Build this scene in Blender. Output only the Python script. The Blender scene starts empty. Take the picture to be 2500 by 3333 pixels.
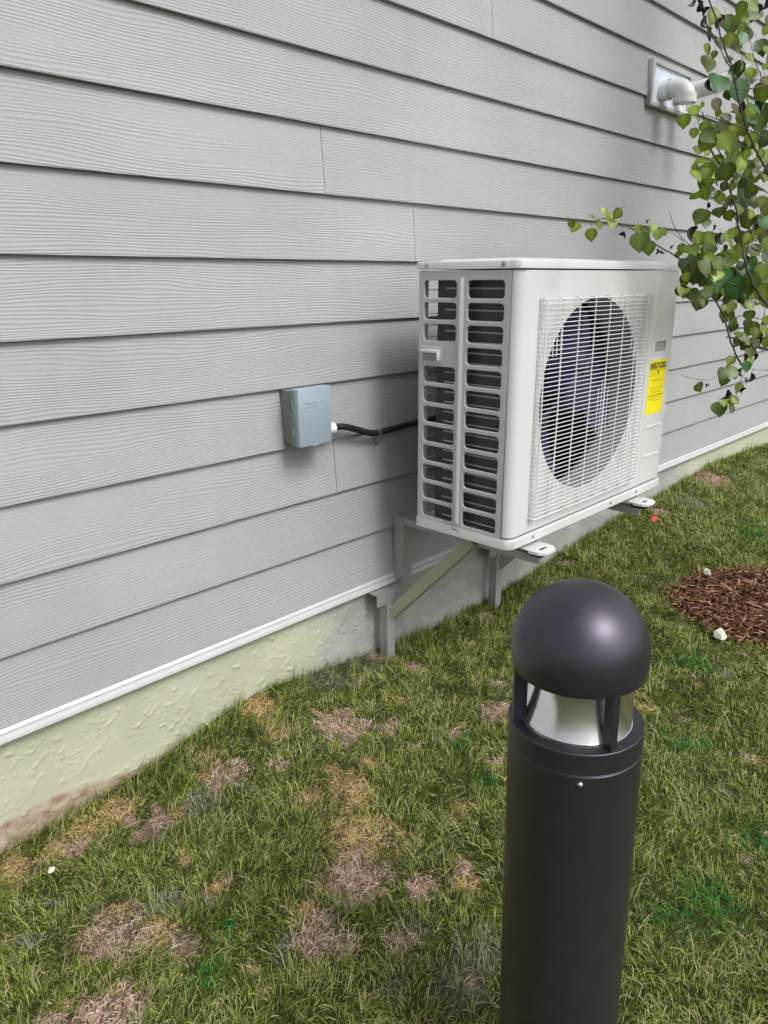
import bpy, bmesh, math, random
import numpy as np
from mathutils import Vector, Matrix, noise
R = math.radians
random.seed(7); rng = np.random.default_rng(11)
S = bpy.context.scene; COL = S.collection

# ------------------------------------------------------------------ camera, sky, sun, exposure
cam = bpy.data.cameras.new('camera'); co = bpy.data.objects.new('camera', cam); COL.objects.link(co)
r_ = Vector((0.697088, -0.716955, -0.006594)); u_ = Vector((0.220748, 0.205864, 0.953357)); f_ = Vector((0.682157, 0.666030, -0.301772))
M = Matrix((r_, u_, -f_)).transposed().to_4x4(); M.translation = Vector((0, -1.70095, 1.25944)); co.matrix_world = M
cam.sensor_fit = 'VERTICAL'; cam.sensor_height = 36; cam.lens = 2386.4 / 3333 * 36; cam.clip_start = .02; cam.clip_end = 2000
S.camera = co
W = bpy.data.worlds.new('World'); S.world = W; W.use_nodes = True
nt = W.node_tree; bg = nt.nodes['Background']
sky = nt.nodes.new('ShaderNodeTexSky'); sky.sky_type = 'NISHITA'; sky.sun_disc = False
sky.sun_elevation = R(48); sky.sun_rotation = R(175); sky.dust_density = 4; sky.ozone_density = 1; sky.air_density = 1
hs = nt.nodes.new('ShaderNodeHueSaturation'); hs.inputs['Saturation'].default_value = .22
nt.links.new(sky.outputs[0], hs.inputs['Color']); nt.links.new(hs.outputs[0], bg.inputs['Color'])
bg.inputs['Strength'].default_value = .128
sun = bpy.data.lights.new('sun', 'SUN'); so = bpy.data.objects.new('sun', sun); COL.objects.link(so)
sun.energy = 1.4; sun.angle = R(20); sun.color = (1, .98, .95)
sd = Vector((-.06, -.66, .75)).normalized()          # towards the bright part of the overcast sky
so.rotation_euler = sd.to_track_quat('Z', 'Y').to_euler(); so.location = (0, -6, 8)
S.view_settings.view_transform = 'Standard'; S.view_settings.look = 'None'; S.view_settings.exposure = .42; S.view_settings.gamma = 1
S.render.resolution_x = 768; S.render.resolution_y = 1024

# ------------------------------------------------------------------ helpers
def tag(o, label=None, cat=None, group=None, kind=None):
    if label: o['label'] = label
    if cat: o['category'] = cat
    if group: o['group'] = group
    if kind: o['kind'] = kind
    return o
def empty(name, loc, label, cat, group=None):
    o = bpy.data.objects.new(name, None); COL.objects.link(o); o.location = loc; o.empty_display_size = .05
    return tag(o, label, cat, group)
def link(name, me, mats, parent=None, smooth=False):
    for m in (mats if isinstance(mats, (list, tuple)) else [mats]): me.materials.append(m)
    o = bpy.data.objects.new(name, me); COL.objects.link(o)
    if smooth:
        me.polygons.foreach_set('use_smooth', [True] * len(me.polygons))
    if parent is not None:
        o.parent = parent; o.matrix_parent_inverse = Matrix.Identity(4)
        w = Vector((0, 0, 0)); q = parent
        while q is not None: w += q.location; q = q.parent
        o.location = -w                                  # all geometry below is written in world coordinates
    return o
class MB:
    def __init__(s): s.bm = bmesh.new()
    def box(s, x0, x1, y0, y1, z0, z1, bev=0, seg=2, rot=None):
        g = bmesh.ops.create_cube(s.bm, size=1)['verts']
        for v in g: v.co = Vector(((x0 + x1) / 2 + v.co.x * (x1 - x0), (y0 + y1) / 2 + v.co.y * (y1 - y0), (z0 + z1) / 2 + v.co.z * (z1 - z0)))
        if rot is not None:
            c = Vector(((x0 + x1) / 2, (y0 + y1) / 2, (z0 + z1) / 2))
            for v in g: v.co = c + rot @ (v.co - c)
        if bev:
            es = {e for v in g for e in v.link_edges}
            bmesh.ops.bevel(s.bm, geom=list(es), offset=bev, segments=seg, profile=.5, affect='EDGES')
        return s
    def bar(s, a, b, w, h, up=(0, 0, 1), bev=0):
        a = Vector(a); b = Vector(b); d = (b - a); L = d.length; d.normalize()
        x = d.cross(Vector(up)).normalized(); y = x.cross(d).normalized()
        g = bmesh.ops.create_cube(s.bm, size=1)['verts']
        for v in g: v.co = (a + b) / 2 + d * v.co.z * L + x * v.co.x * w + y * v.co.y * h
        if bev:
            es = {e for v in g for e in v.link_edges}
            bmesh.ops.bevel(s.bm, geom=list(es), offset=bev, segments=1, affect='EDGES')
        return s
    def tube(s, pts, r, n=8, cap=True):
        pts = [Vector(p) for p in pts]; rr = r if isinstance(r, (list, tuple)) else [r] * len(pts)
        rings = []; prev = None
        for i, p in enumerate(pts):
            t = (pts[min(i + 1, len(pts) - 1)] - pts[max(i - 1, 0)]).normalized()
            if prev is None:
                a = Vector((0, 0, 1)) if abs(t.z) < .9 else Vector((1, 0, 0)); x = t.cross(a).normalized()
            else:
                x = (prev - t * prev.dot(t)).normalized()
            prev = x; y = t.cross(x)
            rings.append([s.bm.verts.new(p + (x * math.cos(2 * math.pi * k / n) + y * math.sin(2 * math.pi * k / n)) * rr[i]) for k in range(n)])
        for a, b in zip(rings, rings[1:]):
            for k in range(n): s.bm.faces.new((a[k], a[(k + 1) % n], b[(k + 1) % n], b[k])).smooth = n > 5
        if cap:
            s.bm.faces.new(rings[0][::-1]); s.bm.faces.new(rings[-1])
        return s
    def lathe(s, prof, n=64, M=None):
        M = M or Matrix.Identity(4); rings = []
        for r, z in prof:
            rings.append([s.bm.verts.new(M @ Vector((r * math.cos(2 * math.pi * k / n), r * math.sin(2 * math.pi * k / n), z))) for k in range(n)] if r > 1e-6 else [s.bm.verts.new(M @ Vector((0, 0, z)))])
        for a, b in zip(rings, rings[1:]):
            for k in range(n):
                k2 = (k + 1) % n
                if len(a) == 1 and len(b) == 1: continue
                if len(a) == 1: f = s.bm.faces.new((a[0], b[k], b[k2]))
                elif len(b) == 1: f = s.bm.faces.new((a[k], a[k2], b[0]))
                else: f = s.bm.faces.new((a[k], a[k2], b[k2], b[k]))
                f.smooth = True
        return s
    def build(s, name, mats, parent=None, smooth=False):
        bmesh.ops.recalc_face_normals(s.bm, faces=s.bm.faces)
        me = bpy.data.meshes.new(name); s.bm.to_mesh(me); s.bm.free(); me.set_sharp_from_angle(angle=R(32))
        return link(name, me, mats, parent, smooth)
def rrect(x0, x1, z0, z1, r, n=5):
    out = []
    for cx, cz, a0 in ((x1 - r, z1 - r, 0), (x0 + r, z1 - r, 90), (x0 + r, z0 + r, 180), (x1 - r, z0 + r, 270)):
        for i in range(n + 1):
            a = R(a0 + 90 * i / n); out.append((cx + r * math.cos(a), cz + r * math.sin(a)))
    return out
def circle(cx, cz, r, n=72): return [(cx + r * math.cos(2 * math.pi * i / n), cz + r * math.sin(2 * math.pi * i / n)) for i in range(n)]
def plate(name, outlines, th, fn, mats, parent, bev=.001):
    """flat plate with holes; fn maps (u, v, w) of the plate to the world"""
    cu = bpy.data.curves.new('plate', 'CURVE'); cu.dimensions = '2D'; cu.fill_mode = 'BOTH'
    for pts in outlines:
        sp = cu.splines.new('POLY'); sp.points.add(len(pts) - 1); sp.use_cyclic_u = True
        for i, (a, b) in enumerate(pts): sp.points[i].co = (a, b, 0, 1)
    cu.extrude = th / 2 - bev; cu.bevel_depth = bev; cu.bevel_resolution = 1; cu.offset = -bev
    t = bpy.data.objects.new('t', cu); me = bpy.data.meshes.new_from_object(t); bpy.data.objects.remove(t)
    for v in me.vertices: v.co = Vector(fn(*v.co))
    bm = bmesh.new(); bm.from_mesh(me); bmesh.ops.recalc_face_normals(bm, faces=bm.faces); bm.to_mesh(me); bm.free()
    me.materials.clear()
    return link(name, me, mats, parent)
def text(name, body, size, fn, mat, parent, depth=.0003, sx=1):
    cu = bpy.data.curves.new('txt', 'FONT'); cu.body = body; cu.size = size; cu.extrude = depth; cu.align_x = 'CENTER'; cu.offset = size * .02
    t = bpy.data.objects.new('t', cu); me = bpy.data.meshes.new_from_object(t); bpy.data.objects.remove(t)
    for v in me.vertices: v.co = Vector(fn(v.co.x * sx, v.co.y, v.co.z))
    me.materials.clear()
    return link(name, me, mat, parent)

# ------------------------------------------------------------------ materials
def mat(name, col, rough=.5, metal=0, spec=.5, var=0, vs=8, bump=0, bs=60, bd=.001):
    m = bpy.data.materials.new(name); m.use_nodes = True; t = m.node_tree; b = t.nodes['Principled BSDF']
    b.inputs['Base Color'].default_value = (*col, 1); b.inputs['Roughness'].default_value = rough
    b.inputs['Metallic'].default_value = metal; b.inputs['Specular IOR Level'].default_value = spec
    tc = t.nodes.new('ShaderNodeTexCoord')
    if var:
        n = t.nodes.new('ShaderNodeTexNoise'); n.inputs['Scale'].default_value = vs; n.inputs['Detail'].default_value = 6
        t.links.new(tc.outputs['Object'], n.inputs['Vector'])
        mx = t.nodes.new('ShaderNodeMix'); mx.data_type = 'RGBA'
        mx.inputs[6].default_value = (*[c * (1 - var) for c in col], 1); mx.inputs[7].default_value = (*[min(1, c * (1 + var)) for c in col], 1)
        t.links.new(n.outputs['Fac'], mx.inputs[0]); t.links.new(mx.outputs[2], b.inputs['Base Color'])
        mr = t.nodes.new('ShaderNodeMapRange'); mr.inputs[3].default_value = rough * .85; mr.inputs[4].default_value = min(1, rough * 1.15)
        t.links.new(n.outputs['Fac'], mr.inputs[0]); t.links.new(mr.outputs[0], b.inputs['Roughness'])
    if bump:
        n2 = t.nodes.new('ShaderNodeTexNoise'); n2.inputs['Scale'].default_value = bs; n2.inputs['Detail'].default_value = 4
        t.links.new(tc.outputs['Object'], n2.inputs['Vector'])
        bp = t.nodes.new('ShaderNodeBump'); bp.inputs['Strength'].default_value = bump; bp.inputs['Distance'].default_value = bd
        t.links.new(n2.outputs['Fac'], bp.inputs['Height']); t.links.new(bp.outputs[0], b.inputs['Normal'])
    return m
def mth(t, op, a, b=None, c=None):
    n = t.nodes.new('ShaderNodeMath'); n.operation = op
    for i, v in enumerate((a, b, c)):
        if v is None: continue
        if isinstance(v, (int, float)): n.inputs[i].default_value = v
        else: t.links.new(v, n.inputs[i])
    return n.outputs[0]
def nz(t, vec, scale, detail=3, rough=.5, dist=0):
    n = t.nodes.new('ShaderNodeTexNoise'); n.inputs['Scale'].default_value = scale; n.inputs['Detail'].default_value = detail
    n.inputs['Roughness'].default_value = rough; n.inputs['Distortion'].default_value = dist
    if vec is not None: t.links.new(vec, n.inputs['Vector'])
    return n.outputs['Fac']
def comb(t, x, y, z):
    n = t.nodes.new('ShaderNodeCombineXYZ')
    for i, v in enumerate((x, y, z)):
        if isinstance(v, (int, float)): n.inputs[i].default_value = v
        else: t.links.new(v, n.inputs[i])
    return n.outputs[0]
def ramp(t, fac, stops):
    n = t.nodes.new('ShaderNodeValToRGB'); e = n.color_ramp.elements
    while len(e) < len(stops): e.new(.5)
    for i, (p, c) in enumerate(stops): e[i].position = p; e[i].color = (*c, 1) if len(c) == 3 else c
    t.links.new(fac, n.inputs[0]); return n.outputs[0]

EXPO = .178; TOPZ = 1.85
def siding_mat():
    m = bpy.data.materials.new('painted_fibre_cement_siding'); m.use_nodes = True; t = m.node_tree; b = t.nodes['Principled BSDF']
    tc = t.nodes.new('ShaderNodeTexCoord'); sp = t.nodes.new('ShaderNodeSeparateXYZ'); t.links.new(tc.outputs['Object'], sp.inputs[0])
    x, z = sp.outputs[0], sp.outputs[2]
    idx = mth(t, 'FLOOR', mth(t, 'DIVIDE', mth(t, 'SUBTRACT', z, TOPZ - 9 * EXPO), EXPO))
    at = t.nodes.new('ShaderNodeAttribute'); at.attribute_name = 'seed'; seed = at.outputs['Fac']
    xs = mth(t, 'ADD', x, mth(t, 'MULTIPLY', seed, 37.7))
    low = nz(t, comb(t, mth(t, 'MULTIPLY', xs, 1.3), seed, mth(t, 'MULTIPLY', z, 9)), 1, 2)
    mid = nz(t, comb(t, mth(t, 'MULTIPLY', xs, 7), seed, mth(t, 'MULTIPLY', z, 60)), 1, 2)
    ph = mth(t, 'ADD', mth(t, 'MULTIPLY', low, 62), mth(t, 'MULTIPLY', mid, 3.0))
    ph = mth(t, 'ADD', ph, mth(t, 'MULTIPLY', z, 830))
    w = mth(t, 'SINE', ph)
    w = mth(t, 'POWER', mth(t, 'MULTIPLY_ADD', w, .5, .5), 1.6)
    mask = nz(t, comb(t, mth(t, 'MULTIPLY', xs, 1.1), mth(t, 'ADD', seed, 4), mth(t, 'MULTIPLY', z, 14)), 1, 2)
    mk = t.nodes.new('ShaderNodeMapRange'); mk.inputs[1].default_value = .34; mk.inputs[2].default_value = .52; t.links.new(mask, mk.inputs[0])
    mk.inputs[3].default_value = .12
    h = mth(t, 'MULTIPLY', w, mk.outputs[0])
    fine = nz(t, comb(t, mth(t, 'MULTIPLY', xs, 60), seed, mth(t, 'MULTIPLY', z, 700)), 1, 2)
    h = mth(t, 'ADD', mth(t, 'MULTIPLY', h, .68), mth(t, 'MULTIPLY', fine, .7))
    bp = t.nodes.new('ShaderNodeBump'); bp.inputs['Strength'].default_value = 1.0; bp.inputs['Distance'].default_value = .0009
    t.links.new(h, bp.inputs['Height']); t.links.new(bp.outputs[0], b.inputs['Normal'])
    blot = nz(t, comb(t, mth(t, 'MULTIPLY', x, 2), seed, mth(t, 'MULTIPLY', z, 3)), 1, 5)
    c = ramp(t, blot, [(.3, (.362, .364, .376)), (.7, (.408, .410, .420))])
    # tiny dirt specks
    spk = nz(t, tc.outputs['Object'], 90, 2); sk = ramp(t, spk, [(.74, (1, 1, 1)), (.80, (.75, .74, .72))])
    mx = t.nodes.new('ShaderNodeMix'); mx.data_type = 'RGBA'; mx.blend_type = 'MULTIPLY'; mx.inputs[0].default_value = 1
    t.links.new(c, mx.inputs[6]); t.links.new(sk, mx.inputs[7])
    # faint run-off streaks and board-to-board difference
    strk = nz(t, comb(t, mth(t, 'MULTIPLY', x, 22), 1.5, mth(t, 'MULTIPLY', z, 1.2)), 1, 4, .6)
    gain = mth(t, 'ADD', mth(t, 'MULTIPLY_ADD', mth(t, 'FRACT', mth(t, 'MULTIPLY', seed, 7.3)), .05, .965), mth(t, 'MULTIPLY_ADD', strk, .10, -.05))
    sc = t.nodes.new('ShaderNodeVectorMath'); sc.operation = 'SCALE'; t.links.new(mx.outputs[2], sc.inputs[0]); t.links.new(gain, sc.inputs['Scale']); t.links.new(sc.outputs[0], b.inputs['Base Color'])
    b.inputs['Roughness'].default_value = .62; b.inputs['Specular IOR Level'].default_value = .35
    return m
def stucco_mat():
    m = bpy.data.materials.new('painted_parging'); m.use_nodes = True; t = m.node_tree; b = t.nodes['Principled BSDF']
    tc = t.nodes.new('ShaderNodeTexCoord'); sp = t.nodes.new('ShaderNodeSeparateXYZ'); t.links.new(tc.outputs['Object'], sp.inputs[0])
    x, z = sp.outputs[0], sp.outputs[2]
    v = comb(t, x, 0, mth(t, 'MULTIPLY', z, 1.5))
    # stain line near the soil, ragged
    n1 = nz(t, comb(t, mth(t, 'MULTIPLY', x, 1), 3.3, 0), 2.2, 5)
    n2 = nz(t, v, 30, 4)
    e = mth(t, 'ADD', mth(t, 'SUBTRACT', mth(t, 'ADD', mth(t, 'MULTIPLY_ADD', n1, .17, -.086), mth(t, 'MULTIPLY', mth(t, 'MAXIMUM', mth(t, 'SUBTRACT', x, .75), 0), -.09)), z), mth(t, 'MULTIPLY_ADD', n2, .03, -.015))
    st = t.nodes.new('ShaderNodeMapRange'); st.inputs[1].default_value = 0; st.inputs[2].default_value = .015; t.links.new(e, st.inputs[0])
    base = ramp(t, nz(t, v, 5, 5), [(.3, (.42, .425, .325)), (.7, (.50, .50, .395))])
    stain = ramp(t, nz(t, v, 22, 4), [(.35, (.27, .19, .14)), (.6, (.42, .35, .27))])
    # greyer stretch near the bracket: under-unit shade and lost chroma put into the colour
    g1 = t.nodes.new('ShaderNodeMapRange'); g1.inputs[1].default_value = 1.42; g1.inputs[2].default_value = 1.52; g2 = t.nodes.new('ShaderNodeMapRange'); g2.inputs[1].default_value = 4.5; g2.inputs[2].default_value = 4.2
    xn = mth(t, 'ADD', x, mth(t, 'MULTIPLY_ADD', nz(t, v, 9, 4), .35, -.17)); t.links.new(xn, g1.inputs[0]); t.links.new(xn, g2.inputs[0])
    gm = t.nodes.new('ShaderNodeMix'); gm.data_type = 'RGBA'; t.links.new(mth(t, 'MULTIPLY', g1.outputs[0], g2.outputs[0]), gm.inputs[0]); t.links.new(base, gm.inputs[6])
    t.links.new(ramp(t, nz(t, v, 6, 6, .65), [(.3, (.30, .30, .29)), (.7, (.42, .42, .40))]), gm.inputs[7]); base = gm.outputs[2]
    bp = t.nodes.new('ShaderNodeBump'); bp.inputs['Strength'].default_value = .6; bp.inputs['Distance'].default_value = .0015
    t.links.new(mth(t, 'ADD', nz(t, v, 130, 5, .7), mth(t, 'MULTIPLY', nz(t, v, 25, 5, .6), 1.2)), bp.inputs['Height']); t.links.new(bp.outputs[0], b.inputs['Normal'])
    mx = t.nodes.new('ShaderNodeMix'); mx.data_type = 'RGBA'; t.links.new(st.outputs[0], mx.inputs[0]); t.links.new(base, mx.inputs[6]); t.links.new(stain, mx.inputs[7])
    t.links.new(mx.outputs[2], b.inputs['Base Color']); b.inputs['Roughness'].default_value = .8
    b.inputs['Specular IOR Level'].default_value = .3
    return m

M_sid = siding_mat(); M_stu = stucco_mat()
M_white = mat('white_enamel_steel', (.64, .64, .645), .38, var=.015, vs=3)
M_side = mat('white_plastic_side', (.53, .53, .53), .5, var=.015, vs=4, bump=.05, bs=400, bd=.0003)
M_flash = mat('white_flashing', (.54, .54, .55), .45, var=.10, vs=20, bump=.1, bs=25)
M_coil = mat('dark_coil_fins', (.055, .055, .056), .6, var=.3, vs=40)
M_tubeg = mat('coil_tube', (.46, .44, .43), .5, .5)
M_dark = mat('dark_interior', (.02, .02, .02), .7, var=.2)
M_fan = mat('violet_fan_plastic', (.034, .025, .085), .38, var=.1)
M_wire = mat('white_wire', (.70, .70, .70), .4, var=.01)
M_yel = mat('yellow_sticker', (.90, .78, .01), .45, var=.03, vs=30)
M_ink = mat('black_ink', (.012, .012, .01), .6, var=.1)
M_ink2 = mat('grey_ink', (.25, .21, .02), .6, var=.1)
M_wsk = mat('white_sticker', (.78, .78, .78), .5, var=.02)
M_steel = mat('painted_steel_grey', (.36, .36, .36), .48, .25, var=.18, vs=25, bump=.08, bs=80)
M_tan = mat('khaki_painted_steel', (.38, .372, .28), .5, .1, var=.12, vs=18, bump=.08, bs=80)
M_rub = mat('black_rubber', (.012, .012, .012), .6, var=.2, bump=.2, bs=100)
M_screw = mat('screw_metal', (.42, .42, .42), .35, .9, var=.1)
M_boxg = mat('grey_box_body', (.19, .20, .195), .5, .1, var=.1, vs=15, bump=.06, bs=120)
M_boxc = mat('pale_blue_grey_cover', (.32, .39, .455), .42, .1, var=.05, vs=12, bump=.05, bs=90)
M_green = mat('green_grey_lip', (.16, .24, .21), .5, var=.1)
M_pvc = mat('white_pvc', (.78, .78, .77), .3, var=.03, vs=10)
M_block = mat('grey_mount_block', (.42, .42, .42), .55, var=.05, vs=8)
M_blue = mat('pale_blue_film', (.66, .74, .84), .3, var=.10, vs=7)
M_bol = mat('bronze_powder_coat', (.018, .0145, .0185), .40, .0, 1.0, var=.28, vs=35, bump=.10, bs=900, bd=.0003)
M_bol.node_tree.nodes['Principled BSDF'].inputs['Specular Tint'].default_value = (.86, .79, 1, 1)
M_refl = mat('spun_aluminium', (.86, .87, .89), .19, 1, var=.03, vs=4)
M_stone = mat('pale_stone', (.62, .62, .52), .8, var=.15, vs=30, bump=.6, bs=50, bd=.003)
M_red = mat('red_leaf', (.62, .05, .06), .5, var=.1)
M_bark = mat('twig_bark', (.075, .060, .045), .7, var=.35, vs=60, bump=.5, bs=120, bd=.001)
M_barkt = mat('pale_trunk_bark', (.30, .30, .25), .75, var=.35, vs=12, bump=.6, bs=30, bd=.004)
def vcol_mat(name, rough, trans=0, spec=.3, tint=1.):
    m = bpy.data.materials.new(name); m.use_nodes = True; t = m.node_tree; b = t.nodes['Principled BSDF']
    a = t.nodes.new('ShaderNodeAttribute'); a.attribute_name = 'tint'
    n = nz(t, t.nodes.new('ShaderNodeTexCoord').outputs['Object'], 45, 3)
    mr = t.nodes.new('ShaderNodeMapRange'); mr.inputs[3].default_value = .8; mr.inputs[4].default_value = 1.2; t.links.new(n, mr.inputs[0])
    mx = t.nodes.new('ShaderNodeVectorMath'); mx.operation = 'SCALE'; t.links.new(a.outputs['Color'], mx.inputs[0]); t.links.new(mr.outputs[0], mx.inputs['Scale'])
    t.links.new(mx.outputs[0], b.inputs['Base Color']); b.inputs['Roughness'].default_value = rough; b.inputs['Specular IOR Level'].default_value = spec
    if trans:
        tr = t.nodes.new('ShaderNodeBsdfTranslucent'); t.links.new(mx.outputs[0], tr.inputs['Color'])
        ms = t.nodes.new('ShaderNodeMixShader'); ms.inputs[0].default_value = trans
        t.links.new(b.outputs[0], ms.inputs[1]); t.links.new(tr.outputs[0], ms.inputs[2]); t.links.new(ms.outputs[0], t.nodes['Material Output'].inputs['Surface'])
    return m
M_leaf = vcol_mat('aspen_leaf', .38, .36, .5); M_grass = vcol_mat('grass_blade', .55, .22, .25); M_chip = vcol_mat('bark_chip', .8, 0, .2)
M_glass = bpy.data.materials.new('clear_acrylic'); M_glass.use_nodes = True
_b = M_glass.node_tree.nodes['Principled BSDF']; _b.inputs['Roughness'].default_value = .03; _b.inputs['Transmission Weight'].default_value = 1; _b.inputs['IOR'].default_value = 1.12
_b.inputs['Base Color'].default_value = (.97, .98, .98, 1)

# ------------------------------------------------------------------ ground level
PR = [(-9, -.05), (.3, -.045), (.55, -.045), (.8, -.03), (.95, -.002), (1.18, .034), (1.37, .022), (1.75, -.004), (2.0, -.03), (2.4, -.03), (3.17, .035), (3.95, .085), (4.7, .135), (5.9, .08), (9, .05), (400, .05)]
PX = np.array([a for a, b in PR]); PZ = np.array([b for a, b in PR])
_gr = np.random.default_rng(3); _ph = _gr.uniform(0, 6.28, (8, 3)); _fr = _gr.uniform(1.5, 6, (8, 2)) * _gr.choice([-1, 1], (8, 2))
def gz(x, y):
    x = np.asarray(x, float); y = np.asarray(y, float)
    near = np.interp(x, PX, PZ) - .035
    k = np.clip(-y / .7, 0, 1); k = k * k * (3 - 2 * k)
    base = near * (1 - k) + (-.045 - .012 * np.clip(-y - .7, 0, 3)) * k
    b = sum(np.sin(_fr[i, 0] * x + _fr[i, 1] * y + _ph[i, 0]) for i in range(8)) * .0032
    fade = np.exp(-((x - 2) ** 2 + (y + 1) ** 2) / 80)
    return base + b * fade

PATCH = [(0.46, -0.45, 0.06, 'm'), (0.52, -0.51, 0.04, 'o'), (0.55, -0.57, 0.03, 'm'), (0.93, -0.7, 0.06, 'm'), (1.02, -0.62, 0.07, 'o'), (1.11, -0.48, 0.06, 'o'), (1.27, -0.28, 0.06, 'm'), (1.38, -0.37, 0.03, 'm'), (1.14, -0.05, 0.05, 'o'), (1.1, -0.18, 0.03, 'o'), (1.03, -0.43, 0.03, 'o'), (0.92, -0.2, 0.04, 'm'), (0.82, -0.24, 0.05, 'g'), (0.69, -0.2, 0.04, 'm'), (0.53, -0.12, 0.03, 'm'), (0.64, -0.08, 0.05, 'o'), (0.57, -0.07, 0.04, 'o'), (0.49, -0.07, 0.04, 'o'), (0.40, -0.06, 0.04, 'o'), (1.01, -0.83, 0.03, 'm'), (1.08, -0.9, 0.03, 'o'), (1.12, -0.87, 0.02, 'm'), (0.76, -0.76, 0.04, 'm'), (0.78, -0.8, 0.03, 'm'), (0.87, -0.9, 0.03, 'm'), (0.78, -0.69, 0.03, 'o'), (0.34, -0.62, 0.07, 'm'), (0.39, -0.61, 0.03, 'm'), (0.68, -0.5, 0.02, 'o'), (0.91, -0.09, 0.02, 'o'), (1.68, -0.54, 0.04, 'm'), (1.72, -0.18, 0.03, 'm'), (1.69, -0.03, 0.03, 'm'), (4.54, -0.10, 0.09, 'm'), (3.79, -0.10, 0.05, 'm'), (0.87, -1.05, 0.05, 'g'), (0.93, -1.03, 0.05, 'g'), (1.41, -0.06, 0.07, 'g'), (1.61, -0.03, 0.07, 'g'), (0.65, -0.14, 0.02, 'm'), (0.42, -0.25, 0.02, 'g'), (4.07, -0.19, 0.08, 'g'), (2.91, -0.06, 0.03, 'm'), (0.7, -0.73, 0.03, 'g'), (0.91, -0.9, 0.03, 'g'), (0.33, -0.33, 0.02, 'g'), (1.82, -1.22, 0.02, 'g'), (0.58, -0.46, 0.03, 'g')]
_q = np.random.default_rng(21)
for _ in range(95):
    _x = .3 + 2.6 * _q.uniform() ** 1.5; _y = -_q.uniform(.03, 1.35); PATCH.append((_x, _y, _q.uniform(.008, .024), 'mogom'[_q.integers(5)]))
for _p in [p for p in PATCH if p[3] == 'm' and p[2] >= .04]:
    for _ in range(5):
        _a = _q.uniform(0, 6.28); PATCH.append((_p[0] + _p[2] * 1.15 * math.cos(_a), _p[1] + _p[2] * 1.15 * math.sin(_a), _q.uniform(.012, .026), 'omg'[_q.integers(3)]))
GREEN = [(1.38, -0.73, .05), (1.46, -0.56, .05), (2.39, -0.89, .10), (3.98, -0.57, .15), (1.95, -1.06, .07), (1.31, -1.28, .07), (1.41, -1.32, .08), (0.63, -0.61, .03), (1.7, -1.32, .08), (0.53, -0.67, .04)]
MC = (3.12, -1.0, .465)                                   # the mulch ring round the tree
_pf = _gr.uniform(-1, 1, (14, 2)); _pp = _gr.uniform(0, 6.28, 14)
def field(x, y, f, k0=0):                                # cheap smooth noise in -1..1
    o = 0
    for i in range(7):
        j = (i + k0) % 14; o = o + np.sin(f * (1 + .37 * i) * (_pf[j, 0] * x + _pf[j, 1] * y) * 3 + _pp[j] + 1.7 * np.sin(f * (_pf[(j + 3) % 14, 1] * x - _pf[(j + 5) % 14, 0] * y) * 2.1 + j))
    return o / 3.2
def patchf(x, y, kinds):
    w = np.zeros_like(x); wob = .42 * field(x, y, 26, 2) + .34 * field(x, y, 75, 5)
    for px, py, r, k in PATCH:
        if k in kinds:
            d = np.hypot(x - px, y - py) / (r * 1.12); w = np.maximum(w, np.clip((1.12 + wob - d) / .22, 0, 1))
    return w
def mulchf(x, y):
    a = np.arctan2(y - MC[1], x - MC[0]); rr = MC[2] * (1 + .05 * np.sin(3 * a + 1) + .03 * np.sin(7 * a) + .02 * np.sin(13 * a + 2))
    return np.hypot(x - MC[0], y - MC[1]) / rr

def np_mesh(name, V, F, mats, cols=None, parent=None):
    me = bpy.data.meshes.new(name); V = np.asarray(V, np.float32)
    nv = len(V); me.vertices.add(nv); me.vertices.foreach_set('co', V.ravel())
    fs = np.concatenate([f.ravel() for f in F]); tot = np.concatenate([np.full(len(f), f.shape[1]) for f in F])
    me.loops.add(len(fs)); me.loops.foreach_set('vertex_index', fs.astype(np.int32))
    me.polygons.add(len(tot)); me.polygons.foreach_set('loop_start', np.concatenate([[0], np.cumsum(tot)[:-1]]).astype(np.int32)); me.polygons.foreach_set('loop_total', tot.astype(np.int32))
    me.update(calc_edges=True)
    if cols is not None:
        a = me.attributes.new('tint', 'FLOAT_COLOR', 'POINT'); c = np.ones((nv, 4), np.float32); c[:, :3] = cols; a.data.foreach_set('color', c.ravel())
    return link(name, me, mats, parent)

# ground sheet: fine near the photo, coarse to the horizon
xs = np.concatenate([np.linspace(-400, -6, 8)[:-1], np.linspace(-6, 0, 20)[:-1], np.linspace(0, 6, 301)[:-1], np.linspace(6, 14, 40)[:-1], np.linspace(14, 400, 9)])
ys = np.concatenate([np.linspace(-400, -8, 9)[:-1], np.linspace(-8, -3, 30)[:-1], np.linspace(-3, .1, 156)[:-1], np.linspace(.1, 400, 8)])
X, Y = np.meshgrid(xs, ys, indexing='ij'); Z = gz(X, Y); Z = np.where(np.hypot(X, Y) > 30, -.1, Z)
Z = Z + .02 * np.clip(1.1 - mulchf(X, Y), 0, .35) / .35 * .6
pt = patchf(X, Y, 'om')
Z -= .006 * pt
nx, ny = X.shape; idx = np.arange(nx * ny).reshape(nx, ny)
F = np.stack([idx[:-1, :-1], idx[1:, :-1], idx[1:, 1:], idx[:-1, 1:]], -1).reshape(-1, 4)
cg = np.array([.050, .052, .020]); cm = np.array([.21, .145, .11]); cor = np.array([.20, .145, .07]); cmu = np.array([.055, .03, .02]); cgy = np.array([.095, .09, .075])
pm = patchf(X, Y, 'm')[..., None]; po = patchf(X, Y, 'o')[..., None]; pg = patchf(X, Y, 'g')[..., None] * .8; mu = np.clip((1.06 - mulchf(X, Y)) / .08, 0, 1)[..., None]
far = np.clip((np.hypot(X - 1, Y + 1) - 6) / 4, 0, 1)[..., None]
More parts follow.
